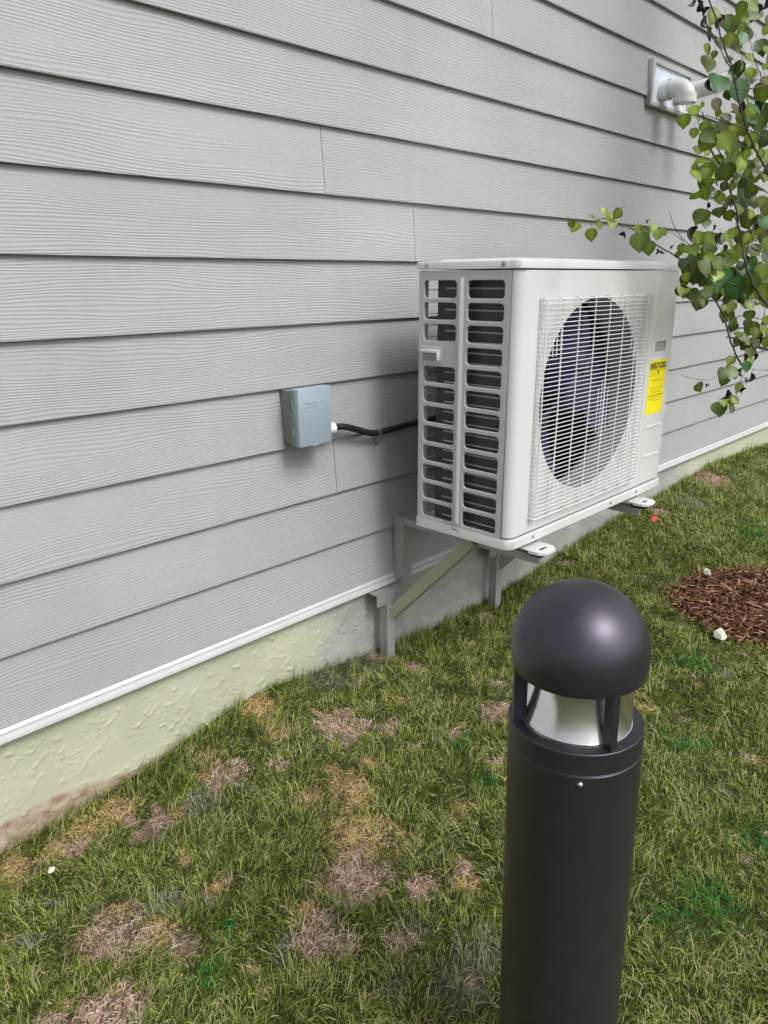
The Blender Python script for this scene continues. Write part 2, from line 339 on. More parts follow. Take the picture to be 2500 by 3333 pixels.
C = cg * (1 - pg) + cgy * pg; C = C * (1 - po) + cor * po; C = C * (1 - pm) + cm * pm; C = C * (1 - mu) + cmu * mu; C = C * (1 - far) + np.array([.10, .13, .035]) * far
M_soil = vcol_mat('soil_and_thatch', .9, 0, .15)
t = M_soil.node_tree; tc = t.nodes.new('ShaderNodeTexCoord'); h = mth(t, 'ADD', nz(t, tc.outputs['Object'], 90, 6, .7), mth(t, 'MULTIPLY', nz(t, tc.outputs['Object'], 260, 4, .7), .6))
bp = t.nodes.new('ShaderNodeBump'); bp.inputs['Strength'].default_value = 1; bp.inputs['Distance'].default_value = .008; t.links.new(h, bp.inputs['Height']); t.links.new(bp.outputs[0], t.nodes['Principled BSDF'].inputs['Normal'])
g = np_mesh('ground', np.stack([X, Y, Z], -1).reshape(-1, 3), [F], M_soil, C.reshape(-1, 3)); tag(g, kind='structure'); g['label'] = 'soil and thatch under the lawn'

# ------------------------------------------------------------------ house wall
house = empty('house', (2, .02, -.05), 'grey lap sided house wall on a pale parged foundation', 'house')
JO = {2: [1.511, -2.1, 5.2], 3: [1.898, -1.7], 4: [-2.6, 5.2], 7: [1.526, -2.1], 8: [-.9, 5.631], -1: [2.279, -1.4, 5.9], 0: [-.3, 3.9], 1: [-1, 8.2], 5: [-.6, 3.0, 6.7], 6: [-1.5, 2.9], 9: [-.2, 3.4, 7], -2: [.6, 4.2]}
me = bpy.data.meshes.new('siding'); bm = bmesh.new(); lay = bm.faces.layers.float.new('seed')
BX = (3.365, 3.785, 1.978, 2.178)                       # hole for the vent block: boards k=-1
for k in range(-17, 10):
    zb = TOPZ - k * EXPO; js = sorted(JO.get(k, [((k * 1.37) % 3) - 1, ((k * 1.37) % 3) + 2.6])); ed = [-5] + js + [10]
    for i, (a, b) in enumerate(zip(ed, ed[1:])):
        gw = .0003 if k in (4, 1, 5, 6, -2, 0) else .0009; g0 = gw if i else 0; g1 = gw if i < len(ed) - 2 else 0; sdv = random.random() * 5
        segs = [(a + g0, b - g1)]
        for (p, q) in segs:
            N = max(2, int((q - p) / .35)); wob = random.uniform(-.0004, .0004)
            pro = [(0.0006, 0), (0, .0008), (-.0003, .004), (.0135 + wob, EXPO + .006), (.0245, EXPO + .006), (.0125, .001)]
            rings = [[bm.verts.new((p + (q - p) * j / N, y + .0005 * math.sin(3.1 * (p + (q - p) * j / N) + k * 2.3), zb + z)) for y, z in pro] for j in range(N + 1)]
            for r0, r1 in zip(rings, rings[1:]):
                for m_ in range(6):
                    f = bm.faces.new((r0[m_], r1[m_], r1[(m_ + 1) % 6], r0[(m_ + 1) % 6])); f[lay] = sdv
            f = bm.faces.new(rings[0][::-1]); f[lay] = sdv; f = bm.faces.new(rings[-1]); f[lay] = sdv
bmesh.ops.recalc_face_normals(bm, faces=bm.faces); bm.to_mesh(me); bm.free(); link('siding', me, M_sid, house)
# foundation with a hand-trowelled parging coat: real relief
fx = np.arange(-5, 10.001, .02); fx = np.concatenate([fx[fx < 0], np.arange(0, 6.5, .004), fx[fx > 6.5]]); fz = np.arange(-.16, .2601, .004)
FX, FZ = np.meshgrid(fx, fz, indexing='ij')
def ridged(x, z):
    o = np.zeros_like(x)
    a = field(x * 1.0, z * 1.6, 9, 1); b = field(x * 1.1 + 3, z * 1.9, 14, 6); c = field(x, z * 1.3, 30, 3)
    o += .0062 * np.exp(-(a / .075) ** 2) * np.clip(b, 0, 1) + .0055 * np.exp(-(b / .07) ** 2) * np.clip(c + .2, 0, 1)
    o += .0022 * np.exp(-(c / .08) ** 2) * np.clip(a, 0, 1) + .0010 * field(x, z, 5, 9)
    return o
FY = .018 - ridged(FX, FZ) - np.clip(.0 - FZ, 0, .2) * .05
fi = np.arange(FX.size).reshape(FX.shape); FF = np.stack([fi[:-1, :-1], fi[1:, :-1], fi[1:, 1:], fi[:-1, 1:]], -1).reshape(-1, 4)
fo = np_mesh('foundation', np.stack([FX, FY, FZ], -1).reshape(-1, 3), [FF], M_stu, parent=house); fo.data.polygons.foreach_set('use_smooth', [True] * len(fo.data.polygons))
fl = MB(); pr = [(.010, .256), (-.002, .2475), (-.006, .240), (-.0015, .2375), (-.0015, .2335), (-.011, .2315), (-.0125, .229), (-.0125, .2175), (-.010, .216), (.010, .218), (.012, .256)]
NS = 60; rg = [[fl.bm.verts.new((-5 + 15 * i / NS, y + .0006 * math.sin(i * 1.3), z + .0007 * math.sin(i * .9 + 1))) for y, z in pr] for i in range(NS + 1)]
for a, b in zip(rg, rg[1:]):
    for k in range(len(pr)): fl.bm.faces.new((a[k], b[k], b[(k + 1) % len(pr)], a[(k + 1) % len(pr)]))
fl.build('drip_flashing', M_flash, house)
MB().box(-5, 10, .02, .2, -.5, 4.9).box(-5, -4.9, .2, 7, -.5, 4.9).box(9.9, 10, .2, 7, -.5, 4.9).build('wall_core', mat('sheathing', (.35, .35, .35), .8, var=.1), house)
MB().box(-5.3, 10.3, .02, 7.3, 4.9, 5.05).build('roof', mat('roof_edge', (.2, .2, .2), .8, var=.1), house)

# ------------------------------------------------------------------ heat pump
HX0, HX1, HYR, HYF = 1.682, 2.656, -.206, -.565
hp = empty('heat_pump', (2.17, -.39, .505), 'white outdoor heat pump unit with round fan behind a wire grille, on wall brackets', 'heat pump')
side = lambda u, v, w: (HX0 + .004 + w, u, v)
holes = []
ZT, PITCH = 1.257, .0606
for i in range(12):
    z1 = ZT - i * PITCH; z0 = z1 - .0475
    if i != 3: holes.append(rrect(-.349, -.228, z0, z1, .011))
    holes.append(rrect(-.512, -.389, z0, z1, .011))
plate('side_panel', [[(-.5335, .507), (-.208, .507), (-.208, 1.283), (-.5335, 1.283)]] + holes, .008, side, M_side, hp, .0022)
MB().tube([(HX0 + .001, -.369, 1.262), (HX0 - .002, -.369, 1.25), (HX0 - .002, -.369, .56), (HX0 + .001, -.369, .545)], .0085, 12).build('centre_rib', M_side, hp)
# side handle with a hooded grip
hd = MB().box(HX0 - .003, HX0 + .003, -.300, -.221, 1.022, 1.072, .002).build('handle', M_side, hp)
MB().box(HX0 - .016, HX0 - .001, -.292, -.226, 1.054, 1.063, .002).box(HX0 - .016, HX0 - .001, -.296, -.290, 1.032, 1.063, .002).build('grip', M_wire, hd)
MB().box(HX0 - .0036, HX0 - .0028, -.289, -.228, 1.030, 1.054).build('recess', mat('handle_recess', (.30, .30, .30), .6, var=.1), hd)
sq = MB()
for a, b in (((-.352, .529), (-.356, .522)), ((-.356, .529), (-.360, .523)), ((-.361, .528), (-.366, .522)), ((-.366, .527), (-.369, .521)), ((-.370, .526), (-.375, .521)), ((-.352, .527), (-.376, .524))):
    sq.bar((HX0 - .0008, a[0], a[1]), (HX0 - .0008, b[0], b[1]), .0008, .0016, up=(1, 0, 0))
sq.build('badge', M_ink, hp)
# front panel with the fan opening and rolled corner
FC = (2.095, .912, .294)
front = lambda u, v, w: (u, HYF + .004 - w, v)
XS = 2.488
plate('front_panel', [[(1.712, .540), (XS - .001, .540), (XS - .001, 1.2825), (1.712, 1.2825)], circle(*FC)], .008, front, M_white, hp, .0015)
cr = MB(); pc = [(HX0 - .0005, -.5365), (HX0 - .0005, -.541), (HX0 + .003, -.5505), (HX0 + .011, -.5585), (HX0 + .021, -.5632), (HX0 + .031, -.565)]
for z0, z1 in ((.540, 1.2825),):
    rg = [[cr.bm.verts.new((x, y, z)) for x, y in pc + [(HX0 + .031, -.557), (HX0 + .008, -.5365)]] for z in (z0, z0 + .006, z1 - .002, z1)]
    for a, b in zip(rg, rg[1:]):
        for k in range(len(a)):
            f = cr.bm.faces.new((a[k], a[(k + 1) % 8], b[(k + 1) % 8], b[k])); f.smooth = k < 5
    cr.bm.faces.new(rg[0]); cr.bm.faces.new(rg[-1][::-1])
cr.build('front_corner', M_white, hp)
sv = plate('service_panel', [[(XS + .001, .540), (2.652, .540), (2.652, 1.2825), (XS + .001, 1.2825)], rrect(2.520, 2.603, 1.012, 1.047, .006)], .008, lambda u, v, w: (u, HYF + .0055 - w, v), M_white, hp, .002)
MB().box(2.515, 2.608, HYF + .0075, HYF + .0095, 1.0, 1.06).build('handle', mat('recess_shade_white', (.36, .36, .36), .5, var=.05), hp)  # white handle back greyed: the shade of the recess is put into its colour
for z in (.748, .640):
    rb = MB(); rb.bar((XS + .02, HYF + .0008, z), (2.635, HYF + .0008, z - .002), .0035, .010, bev=.001); rb.build('pressed_rib', M_white, sv)
# base pan
bpn = MB(); pb = [(HX0 - .001, -.206), (HX0 - .001, -.545), (HX0 + .004, -.556), (HX0 + .014, -.564), (HX0 + .03, -.5685), (HX1 + .001, -.5685), (HX1 + .001, -.206)]
rg = [[bpn.bm.verts.new((x + (s_ * (HX0 + .4 - x) * .01 if False else 0), y + e, z)) for x, y in pb] for z, e, s_ in ((.503, .002, 0), (.506, 0, 0), (.531, 0, 0), (.5335, .003, 0))]
for a, b in zip(rg, rg[1:]):
    for k in range(7): bpn.bm.faces.new((a[k], a[(k + 1) % 7], b[(k + 1) % 7], b[k]))
bpn.bm.faces.new(rg[0]); bpn.bm.faces.new(rg[-1][::-1]); bpn.build('base_pan', M_white, hp)
# lid: turned-down skirt with a crowned top
ld = MB(); o_ = .0035
def lr(ins, z): x0, x1, y0, y1 = HX0 - o_ + ins, HX1 + o_ - .006 - ins, HYF - .004 + ins, HYR + o_ - ins; return [(x0 + .018, y0), (x1 - .01, y0), (x1, y0 + .01), (x1, y1), (x0, y1), (x0, y0 + .026), (x0 + .005, y0 + .010)], z
rg = []
for ins, z in ((0, 1.2865), (0, 1.303), (.0015, 1.3065), (.005, 1.3085), (.045, 1.3095), (.055, 1.3145), (.16, 1.3155)):
    pts, zz = lr(ins, z); rg.append([ld.bm.verts.new((x, y, zz)) for x, y in pts])
for a, b in zip(rg, rg[1:]):
    for k in range(7): ld.bm.faces.new((a[k], a[(k + 1) % 7], b[(k + 1) % 7], b[k]))
ld.bm.faces.new(rg[0]); ld.bm.faces.new(rg[-1][::-1]); ld.build('lid', M_white, hp)
def screw(p, ax, parent, r=.0042):
    mm = {'x': Matrix.Rotation(R(-90), 4, 'Y'), 'y': Matrix.Rotation(R(90), 4, 'X')}[ax]
    MB().lathe([(r * 1.5, 0), (r * 1.5, .0008), (r, .001), (r * .9, .003), (r * .45, .0042), (0, .0044)], 14, Matrix.Translation(p) @ mm).build('screw', M_screw, parent)
screw((HX0 - .0037, -.240, 1.297), 'x', hp); screw((HX0 - .0037, -.508, 1.298), 'x', hp)
for x in (1.80, 2.28, 2.47): screw((x, -.5683, .520), 'y', hp, .0035)
MB().box(HX1 - .006, HX1 - .002, HYF + .01, HYR, .534, 1.2835).build('right_panel', M_side, hp)
# coil: L-shaped fin block with tubes, seen through the slots; and the open rear guard
MB().box(1.716, 1.738, -.545, -.275, .536, 1.280).box(1.716, 2.60, -.275, -.253, .536, 1.280).build('coil', M_coil, hp)
tb = MB()
for i in range(25):
    z = .55 + i * .0298; tb.tube([(1.7145, -.545, z), (1.7145, -.285, z)], .0028, 6)
    tb.tube([(1.75, -.2515, z), (2.58, -.2515, z)], .0021, 6)
tb.build('coil_tubes', M_tubeg, hp)
MB().box(1.692, 1.712, -.220, -.208, .536, 1.284).build('rear_post', M_block, hp)
rw = MB()
for i in range(22): rw.tube([(1.70, -.209, .55 + i * .034), (2.62, -.209, .55 + i * .034)], .0014, 5)
rw.build('rear_guard', M_wire, hp)
# fan duct, backing, fan
dk = MB().lathe([(FC[2] + .006, 0), (FC[2] + .001, .003), (FC[2] - .001, .012), (FC[2] - .003, .09), (FC[2] + .012, .115)], 72, Matrix.Translation((FC[0], HYF + .006, FC[1])) @ Matrix.Rotation(R(-90), 4, 'X'))
dk.build('fan_duct', mat('duct_grey', (.30, .30, .30), .5, var=.05), hp, True)
MB().box(1.742, 2.48, -.285, -.280, .54, 1.275).box(2.484, 2.487, -.557, -.28, .54, 1.275).build('inner_shroud', M_dark, hp)
fan = MB().lathe([(0, -.012), (.045, -.010), (.062, -.004), (.066, .004), (.066, .075)], 40, Matrix.Translation((FC[0], -.512, FC[1])) @ Matrix.Rotation(R(-90), 4, 'X')).build('fan_hub', M_fan, hp, True)
for b_ in range(3):
    bl = MB(); a0 = R(100 + 120 * b_); NR, NA = 7, 10; gr = []
    for i in range(NR + 1):
        f = i / NR; r = .06 + .222 * f; wdt = 1.15 + .10 * f; sw = .45 * f * f; row = []
        for j in range(NA + 1):
            q = j / NA; a = a0 + sw + (q - .5) * wdt; dep = (q - .5) * (.085 - .02 * f) + .012 * math.cos((q - .5) * 3) 
            rr = r * (1 - (.06 * (abs(q - .5) * 2) ** 3 if i == NR else 0))
            row.append(bl.bm.verts.new((FC[0] + rr * math.cos(a), -.478 + dep, FC[1] + rr * math.sin(a))))
        gr.append(row)
    for i in range(NR):
        for j in range(NA): bl.bm.faces.new((gr[i][j], gr[i][j + 1], gr[i + 1][j + 1], gr[i + 1][j])).smooth = True
    bo = bl.build('fan_blade', M_fan, hp)
    so_ = bo.modifiers.new('thick', 'SOLIDIFY'); so_.thickness = .004
# wire guard
gd = MB(); GX0, GX1, GZ0, GZ1, GY = 1.773, 2.412, .583, 1.206, -.586
nh = 51
for i in range(nh):
    z = GZ0 + (GZ1 - GZ0) * i / (nh - 1); jit = random.uniform(-.0005, .0005)
    rr_ = .0014 if 0 < i < nh - 1 else .0021
    gd.tube([(GX0, HYF - .002, z), (GX0, GY + .004, z), (GX0 + .004, GY, z + jit), ((GX0 + GX1) / 2, GY - .003, z), (GX1 - .004, GY, z - jit), (GX1, GY + .004, z), (GX1, HYF - .002, z)], rr_, 5)
for i in range(8):
    x = GX0 + .004 + (GX1 - GX0 - .008) * i / 7; y = GY + (.0034 if 0 < i < 7 else .001)
    gd.tube([(x, HYF - .002, GZ1 + .004), (x, y + .006, GZ1 + .004), (x, y, GZ1 + .001), (x, y - .002, (GZ0 + GZ1) / 2), (x, y, GZ0 - .001), (x, y + .006, GZ0 - .004), (x, HYF - .002, GZ0 - .004)], .0021, 6)
for cx, cz, L in ((1.835, 1.095, .11), (2.325, 1.085, .16), (1.860, .660, .09), (2.33, .70, .12), (2.135, .865, .20)):
    for d in (-.030, -.010, .010, .030):
        gd.tube([(cx + d, GY + .0036, cz - L / 2 + abs(d)), (cx + d, GY + .0036, cz + L / 2 - abs(d))], .0016, 5)
for z in (.62, .75, .88, 1.02, 1.16):
    gd.tube([(GX0, HYF - .010, z - .05), (GX0, HYF - .010, z + .05)], .0014, 5)
gd.build('fan_guard', M_wire, hp)
# energy label
LX0, LX1, LZ0, LZ1 = 2.478, 2.620, .795, .985
lx = XS + .003
lb = MB().box(lx, LX1, HYF + .0007, HYF + .0014, LZ0, LZ1).build('energy_label', M_yel, hp); lb['label'] = 'yellow energy rating sticker'
LC = (lx + LX1) / 2
MB().box(lx, LX1, HYF - .0002, HYF + .0006, LZ1 + .002, LZ1 + .006).build('label_edge', M_wsk, lb)
text('lettering', 'ENERGYGUIDE', .030, lambda a, b, c: (LC + a, HYF + .0004 - c, LZ1 - .030 + b * 1.0), M_ink, lb, sx=.62)
li = MB()
def lnb(x0, x1, z, w=.0012): li.box(x0, x1, HYF + .0001, HYF + .0006, z - w / 2, z + w / 2)
lnb(lx + .006, LX1 - .006, LZ1 - .036, .0014); li.build('rule_line', M_ink, lb); li = MB(); lnb(lx + .004, LX1 - .004, LZ0 + .066, .0022)
li.build('rule_line', M_ink, lb); li = MB()
li.bm.faces.new([li.bm.verts.new(v) for v in ((LC - .002, HYF, LZ1 - .039), (LC + .012, HYF, LZ1 - .039), (LC + .005, HYF, LZ1 - .056))])
li.build('arrow_mark', M_ink, lb)
li = MB()
for z, a, b in ((.044, 0, .4), (.049, 0, .35), (.054, 0, .45), (.068, .05, .8), (.073, .2, .9), (.095, .1, .95), (.101, .1, .9), (.108, .1, .7), (.114, .1, .9), (.132, .05, .95), (.137, .05, .6), (.143, .3, .95)):
    lnb(lx + .006 + a * .12, lx + .004 + b * .12, LZ1 - z)
li.build('small_print', M_ink2, lb)
text('estimate_figure', '15.2', .018, lambda a, b, c: (LC - .022 + a, HYF + .0004 - c, LZ1 - .090 + b), M_ink2, lb, sx=.8) if False else None
# feet
def foot(x, front):
    y0, y1 = (-.624, -.545) if front else (-.225, -.150)
    sgn = 1 if front else -1
    fm = lambda u, v, w: (x + u, (y0 if front else y1) + v * sgn, .4845 + w)
    f = plate('foot', [[(-.045, .050), (-.042, .018), (-.027, 0), (.027, 0), (.042, .018), (.045, .050), (.045, .09), (-.045, .09)], [(-.010 + .006 * math.cos(a_ / 12 * math.pi + math.pi / 2) - .004, .028 + .006 * math.sin(a_ / 12 * math.pi + math.pi / 2)) for a_ in range(13)] + [(.012 + .006 * math.cos(a_ / 12 * math.pi - math.pi / 2), .028 + .006 * math.sin(a_ / 12 * math.pi - math.pi / 2)) for a_ in range(13)]], .004, fm, M_white, hp, .001)
    s2 = MB()                                            # turned-down rim
    rim = [(-.045, .050), (-.042, .018), (-.027, 0), (.027, 0), (.042, .018), (.045, .050)]
    for a, b in zip(rim, rim[1:]): s2.bar(fm(a[0], a[1], -.004), fm(b[0], b[1], -.004), .002, .008)
    s2.build('rim', M_white, f)
    MB().box(x - .034, x + .034, min(fm(0, .012, 0)[1], fm(0, .062, 0)[1]), max(fm(0, .012, 0)[1], fm(0, .062, 0)[1]), .4655, .4815, .003).build('rubber_pad', M_rub, f)
for x, fr in ((1.815, 1), (2.488, 1), (1.815, 0), (2.488, 0)): foot(x, fr)

# ------------------------------------------------------------------ wall brackets
def angle(mb, a, b, w, th, n1, n2):
    """L-section: two flanges of width w along n1 and n2 from the line a-b"""
    a, b, n1, n2 = map(Vector, (a, b, n1, n2)); d = (b - a).normalized()
    n1 = (n1 - d * n1.dot(d)).normalized(); n2 = (n2 - d * n2.dot(d) - n1 * n2.dot(n1)).normalized()
    prof = [(0, 0), (w, 0), (w, th), (th, th), (th, w), (0, w)]
    v = [[mb.bm.verts.new(p + n1 * s + n2 * t_) for s, t_ in prof] for p in (a, b)]
    for k in range(6): mb.bm.faces.new((v[0][k], v[0][(k + 1) % 6], v[1][(k + 1) % 6], v[1][k]))
    mb.bm.faces.new(v[0]); mb.bm.faces.new(v[1][::-1])
    return mb
def bracket():
    b = empty('wall_bracket', (1.81, 0, .0), 'grey angle iron bracket with khaki brace, under the left end of the heat pump', 'bracket', 'brackets carrying the heat pump')
    angle(MB(), (1.789, -.048, .195), (1.789, -.048, .464), .044, .005, (1, 0, 0), (0, 1, 0)).build('wall_post', M_steel, b)
    MB().box(1.7935, 1.7985, -.600, -.018, .440, .4655).box(1.7985, 1.8355, -.600, -.018, .4605, .4655).build('arm', M_steel, b)
    angle(MB(), (1.655, -.050, .213), (1.830, -.050, .213), .045, .005, (0, 1, 0), (0, 0, -1)).build('shelf_rail', M_steel, b)
    angle(MB(), (1.698, -.056, -.10), (1.698, -.056, .207), .038, .005, (1, 0, 0), (0, 1, 0)).build('lower_post', M_steel, b)
    br = angle(MB(), (1.712, -.052, .098), (1.772, -.372, .448), .038, .005, (0, .7, .7), (1, 0, 0)).build('diagonal_brace', M_tan, b); br['label'] = 'khaki painted brace'
    for p in ((1.812, -.049, .44), (1.715, -.057, .15)):
        MB().lathe([(.008, 0), (.008, .004), (.005, .005), (.005, .007), (0, .0075)], 8, Matrix.Translation(p) @ Matrix.Rotation(R(90), 4, 'X')).build('bolt', M_steel, b)
    MB().lathe([(.008, 0), (.008, .004), (.0, .005)], 6, Matrix.Translation((1.765, -.030, .2135))).build('bolt', M_steel, b)
    return b
b1 = bracket()
b2 = b1.copy(); COL.objects.link(b2); b2.location.x += .655
b2['label'] = 'grey angle iron bracket standing by the foundation under the far end of the heat pump'
for ch in b1.children:
    c2 = ch.copy(); COL.objects.link(c2); c2.parent = b2
    if c2.name.startswith('diagonal_brace'): c2.data = c2.data.copy(); c2.data.materials[0] = M_steel; del c2['label']

# ------------------------------------------------------------------ disconnect box and cable
jb = empty('disconnect_box', (1.38, -.0, .80), 'small pale blue electrical box on the grey siding, left of the heat pump', 'electrical box')
MB().box(1.320, 1.438, -.052, .006, .800, .958, .003).build('body', M_boxg, jb)
cv = MB().box(1.315, 1.440, -.080, -.046, .797, .966, .004)
cv.build('cover', M_boxc, jb)
MB().box(1.3125, 1.3155, -.068, -.046, .800, .962, .001).box(1.3085, 1.3125, -.062, -.052, .905, .930, .001).box(1.3085, 1.3125, -.062, -.052, .825, .850, .001).build('hinge_lip', M_green, jb)
em = MB(); pts = [(-.040, .004), (-.034, .010), (-.028, .003), (-.022, .010), (-.016, .002), (-.008, .008), (0, .002), (.006, .009), (.012, .003), (.020, .010), (.026, .004)]
em.tube([(1.376 + a, -.0806, .918 + b) for a, b in pts], .0011, 5); em.tube([(1.372 + .040, -.0806, .926), (1.372 + .022, -.0806, .900)], .0013, 5); em.tube([(1.338, -.0806, .911), (1.392, -.0806, .914)], .0009, 5)
em.build('embossed_script', M_boxc, jb)
MB().box(1.366, 1.390, -.084, -.066, .792, .798, .001).build('latch', M_screw, jb)
MB().lathe([(.013, 0), (.020, .001), (.020, .012), (.0165, .014), (.0165, .034), (.018, .035), (.018, .050), (.012, .052), (.0105, .056)], 20, Matrix.Translation((1.438, -.032, .826)) @ Matrix.Rotation(R(90), 4, 'Y')).build('conduit_connector', M_pvc, jb)
cb = empty('power_cable', (1.6, -.03, .8), 'black flexible power cable running from the electrical box to behind the heat pump', 'cable')
def smooth_path(P, n=8):
    P = [Vector(p) for p in P]; out = []
    for i in range(len(P) - 1):
        a = P[max(i - 1, 0)]; b = P[i]; c = P[i + 1]; d = P[min(i + 2, len(P) - 1)]
        for j in range(n):
            t_ = j / n; out.append(.5 * ((2 * b) + (c - a) * t_ + (2 * a - 5 * b + 4 * c - d) * t_ * t_ + (3 * b - a - 3 * c + d) * t_ ** 3))
    return out + [P[-1]]
MB().tube(smooth_path([(1.485, -.032, .826), (1.53, -.032, .824), (1.59, -.028, .806), (1.66, -.022, .783), (1.71, -.020, .779), (1.80, -.020, .783), (1.92, -.022, .788), (2.2, -.03, .79), (2.45, -.10, .78), (2.52, -.20, .76)]), .0105, 12).build('cable', M_rub, cb)
MB().tube([(1.690, -.020, .7915 + .0), (1.690, -.031, .790), (1.690, -.034, .779), (1.690, -.031, .768), (1.690, -.02, .766)], .0022, 6).tube([(1.700, -.020, .7915), (1.700, -.031, .790), (1.700, -.034, .779), (1.700, -.031, .768), (1.700, -.02, .766)], .0022, 6).build('clip', M_screw, cb)
MB().tube([(1.676, -.022, .768), (1.674, -.026, .750), (1.680, -.027, .742), (1.690, -.026, .744), (1.691, -.024, .752)], .0022, 6).build('hook', M_rub, cb)

# ------------------------------------------------------------------ vent block with two pipes
vt = empty('vent_terminal', (3.57, 0, 2.0), 'white plastic vent pipe and elbow coming through a grey block high on the wall', 'vent')
X0, X1, Z0, Z1 = 3.425, 3.835, 1.990, 2.172
plate('mounting_block', [[(X0, Z0), (X1, Z0), (X1, Z1), (X0, Z1)], [(X0 + .022, Z0 + .016), (X1 - .02, Z0 + .016), (X1 - .02, Z1 - .016), (X0 + .022, Z1 - .016)]], .026, lambda u, v, w: (u, -.005 - w, v), M_block, vt, .002)
MB().box(X0 + .02, X1 - .015, -.006, .002, Z0 + .01, Z1 - .01).build('face_plate', M_blue, vt)
MB().box(X0 + .0225, X0 + .036, -.012, -.0065, Z0 + .0165, Z1 - .0165).box(X0 + .037, X1 - .0205, -.012, -.0065, Z0 + .0165, Z0 + .026).build('film_edge', M_wsk, vt)
rp = .038
ex = 3.551
arc = [(ex, -.004, 2.063), (ex, -.060, 2.066)] + [(ex, -.072 - .050 * math.sin(R(a)), 2.066 - .050 * (1 - math.cos(R(a)))) for a in range(10, 91, 10)] + [(ex, -.122, 2.006)]
el = MB().tube(arc, rp, 24, cap=False).tube([(ex, -.004, 2.063), (ex, -.045, 2.065)], rp + .005, 24, cap=False).tube([(ex, -.122, 2.034), (ex, -.122, 1.998)], rp + .005, 24, cap=False).tube([(ex, -.122, 1.998), (ex, -.122, 2.03)], rp - .004, 24)
el.build('elbow', M_pvc, vt, True)
MB().tube([(3.705, -.004, 2.066), (3.705, -.30, 2.098)], rp - .002, 24).tube([(3.705, -.295, 2.097), (3.705, -.335, 2.102)], rp + .003, 24, cap=False).tube([(3.705, -.3352, 2.102), (3.705, -.336, 2.075)], [rp + .002, rp - .012], 24).build('straight_pipe', M_pvc, vt, True)

# ------------------------------------------------------------------ bollard light
AX = Vector((-.00714797, .01662567, .99983623)); Q0 = Vector((.79916, -1.26950, 1.25797))
def onax(z): return Q0 + AX * ((z - Q0.z) / AX.z)
ux = (r_ - AX * r_.dot(AX)).normalized(); uy = AX.cross(ux)       # ux: to the right of the photo, -uy: towards the viewer
base = onax(-.08)
BM = Matrix((ux, uy, AX)).transposed().to_4x4(); BM.translation = base
H = lambda z: z + .08
bo = empty('bollard_light', base, 'dark bronze bollard lamp with a domed cap standing in the lawn', 'bollard')
RB = .090
MB().lathe([(RB, 0), (RB, H(.6575)), (RB, H(.6580)), (RB - .0012, H(.6590))], 96, BM).build('post', M_bol, bo)
MB().lathe([(RB - .0012, H(.6592)), (RB + .0003, H(.6600)), (RB + .0003, H(.6606)), (RB, H(.6610)), (RB, H(.6905)), (RB - .0008, H(.6916)), (.074, H(.6922)), (.0735, H(.690)), (.072, H(.668))], 96, BM).build('collar', M_bol, bo)
MB().lathe([(.0735, H(.6905)), (.0745, H(.6935)), (.0725, H(.6945)), (.0705, H(.6935)), (.0665, H(.705)), (.062, H(.722)), (.0585, H(.740)), (.056, H(.758)), (.055, H(.785))], 96, BM).build('reflector', M_refl, bo)
MB().lathe([(.0735, H(.692)), (.0735, H(.775))], 96, BM).build('lens', M_glass, bo)
cap = [(.062, H(.772)), (.080, H(.7695)), (.0852, H(.7680)), (.0866, H(.7690)), (.0882, H(.776)), (.0893, H(.788)), (.0896, H(.7955))]
for i in range(1, 19):
    a = R(i * 5); cap.append((.0896 * math.cos(a), H(.7955) + .0905 * math.sin(a)))
cap[-1] = (0, H(.886)); MB().lathe(cap, 96, BM).build('domed_cap', M_bol, bo)
MB().lathe([(0, H(.7735)), (.07, H(.7725)), (.082, H(.771))], 64, BM).build('cap_bounce_underside', M_wsk, bo)  # white added under the cap so the reflector band mirrors it bright
for ang in (-72, 186, 67):
    a = R(ang); d = Vector((math.cos(a), math.sin(a), 0)); n = Vector((-d.y, d.x, 0)); mb = MB()
    vs = [mb.bm.verts.new(BM @ (d * r + n * s * .0042 + Vector((0, 0, z)))) for z in (H(.690), H(.772)) for r, s in ((.0675, -1), (.0878, -1), (.0878, 1), (.0675, 1))]
    if True:
        for f in ((0, 1, 2, 3), (4, 5, 6, 7), (0, 1, 5, 4), (1, 2, 6, 5), (2, 3, 7, 6), (3, 0, 4, 7)): mb.bm.faces.new([vs[i] for i in f])
    mb.build('fin', M_bol, bo)
a = R(-99); d = Vector((math.cos(a), math.sin(a), 0)); Z3 = d.to_track_quat('Z', 'Y').to_matrix().to_4x4(); Z3.translation = d * (RB - .0005) + Vector((0, 0, H(.6485)))
MB().lathe([(.0042, 0), (.0042, .0015), (.0030, .0035), (.0012, .0045), (0, .0046)], 16, BM @ Z3).build('screw', M_screw, bo, True)

